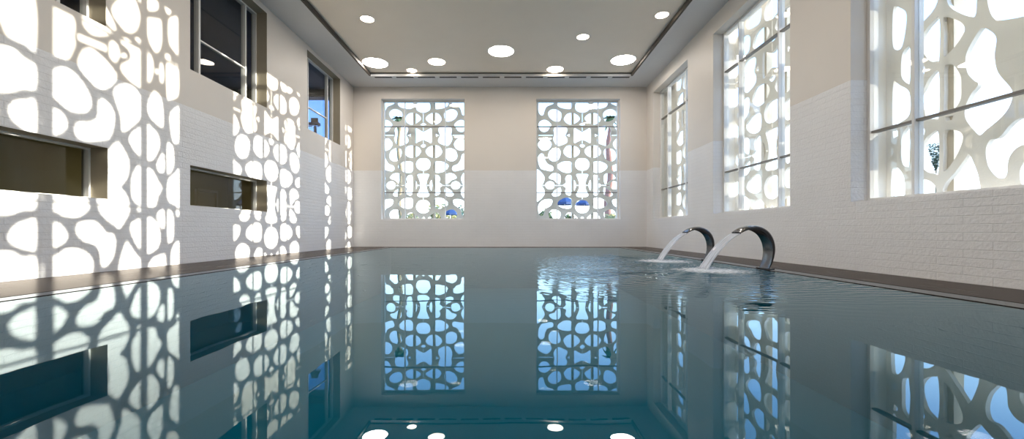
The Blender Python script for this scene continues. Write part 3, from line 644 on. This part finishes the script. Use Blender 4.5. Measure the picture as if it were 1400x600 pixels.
def parasol(px, py, y, r, lab):
    top = at(px, py, y); t = empty('parasol', (top.x, y, -.6)); tag(t, lab, 'parasol', 'blue parasols in the garden'); h = top.z+.6
    bm = bmesh.new(); tube(bm, [(0,0,0), (0,0,h)], .03, 8); obj('pole', bm, M['white'], t)
    bm = bmesh.new(); rings = []
    for (q, z) in ((.02, 0), (.5, -.22), (1, -.55), (1.0, -.75)): rings.append([bm.verts.new((q*r*math.cos(k*math.pi/4), q*r*math.sin(k*math.pi/4), h+z*r)) for k in range(8)])
    for i in range(3):
        for k in range(8): bm.faces.new((rings[i][k], rings[i][(k+1)%8], rings[i+1][(k+1)%8], rings[i+1][k]))
    bm.faces.new(rings[0]); o = obj('canopy', bm, M['blue'], t); s = o.modifiers.new('s', 'SOLIDIFY'); s.thickness = .02
parasol(772, 268, 26, .75, 'blue parasol low in the right far window, left of its middle')
parasol(799, 271, 27, .62, 'blue parasol low in the right far window, just below its middle')
parasol(616, 285, 26, .55, 'dark blue parasol in the bottom right of the left far window')
# funnel-shaped tree beyond the nearest right-hand window
p = at(1279, 198, 20); t = empty('garden_tree', (p.x, 20, -.6)); tag(t, 'small dark green funnel-shaped tree seen through the nearest right window', 'tree')
bm = bmesh.new(); tube(bm, [(0,0,0), (.03,0,p.z+.6-1.0)], [.05, .03], 8); obj('trunk', bm, M['bark'], t, True)
bm = bmesh.new(); rr = random.Random(11); hh = p.z+.6
for k in range(12):
    s = k/11; leafball(bm, (rr.uniform(-.02,.02), 0, hh-1.15+1.15*s), .06+.27*s, .1, 90, .06, rr)
obj('foliage', bm, M['dleaf'], t)
# unseen block added to keep the sun off most of the farthest right window
pr = empty('sun_blocker', (22, 11.75, -.6)); tag(pr, 'unseen tall stone block added to shade the farthest right window', 'blocker')
boxes('shaft', [(-.4, .4, -.62, .62, .3, 8.6)], M['blocker'], pr, bevel=.03); boxes('plinth', [(-.55, .55, -.75, .75, 0, .3)], M['blocker'], pr, bevel=.03); boxes('cap', [(-.52, .52, -.74, .74, 8.6, 8.8)], M['blocker'], pr, bevel=.03)

# ------------------------------------------------------------------ light
w = bpy.data.worlds.new('sky'); S.world = w; w.use_nodes = True; nt = w.node_tree; nt.nodes.clear()
o = nt.nodes.new('ShaderNodeOutputWorld'); bgn = nt.nodes.new('ShaderNodeBackground'); tc = nt.nodes.new('ShaderNodeTexCoord'); sp = nt.nodes.new('ShaderNodeSeparateXYZ')
lk(nt, tc.outputs['Generated'], sp.inputs[0]); cr = nt.nodes.new('ShaderNodeValToRGB'); lk(nt, sp.outputs[2], cr.inputs[0])
e = cr.color_ramp.elements; e[0].position = 0.0; e[0].color = (.92, .96, 1.0, 1); e[1].position = .75; e[1].color = (.20, .38, .75, 1)
x = e.new(.12); x.color = (.62, .82, 1.0, 1); x = e.new(.32); x.color = (.27, .50, .95, 1)
lk(nt, cr.outputs[0], bgn.inputs[0]); bgn.inputs[1].default_value = 1.9; lk(nt, bgn.outputs[0], o.inputs[0])
sd = bpy.data.lights.new('sun', 'SUN'); sd.energy = 5.6; sd.angle = math.radians(.35); sd.color = (1, .93, .80)
so = bpy.data.objects.new('sun', sd); COL.objects.link(so); so.rotation_euler = Vector((-1, .1016, -.0967)).to_track_quat('-Z', 'Y').to_euler(); so.location = (25, 8, 12)

# ------------------------------------------------------------------ camera
cd = bpy.data.cameras.new('camera'); cam = bpy.data.objects.new('camera', cd); COL.objects.link(cam); S.camera = cam
cam.location = (0, 0, H); cam.rotation_euler = (math.pi/2, 0, 0); cd.sensor_width = 36; cd.lens = 36*F/1400
cd.shift_x = (700-VX)/1400; cd.shift_y = (VY-300)/1400; cd.clip_start = .02; cd.clip_end = 600
S.view_settings.view_transform = 'Standard'; S.view_settings.look = 'None'; S.view_settings.gamma = 1; S.view_settings.use_curve_mapping = False
S.view_settings.exposure = 1.25
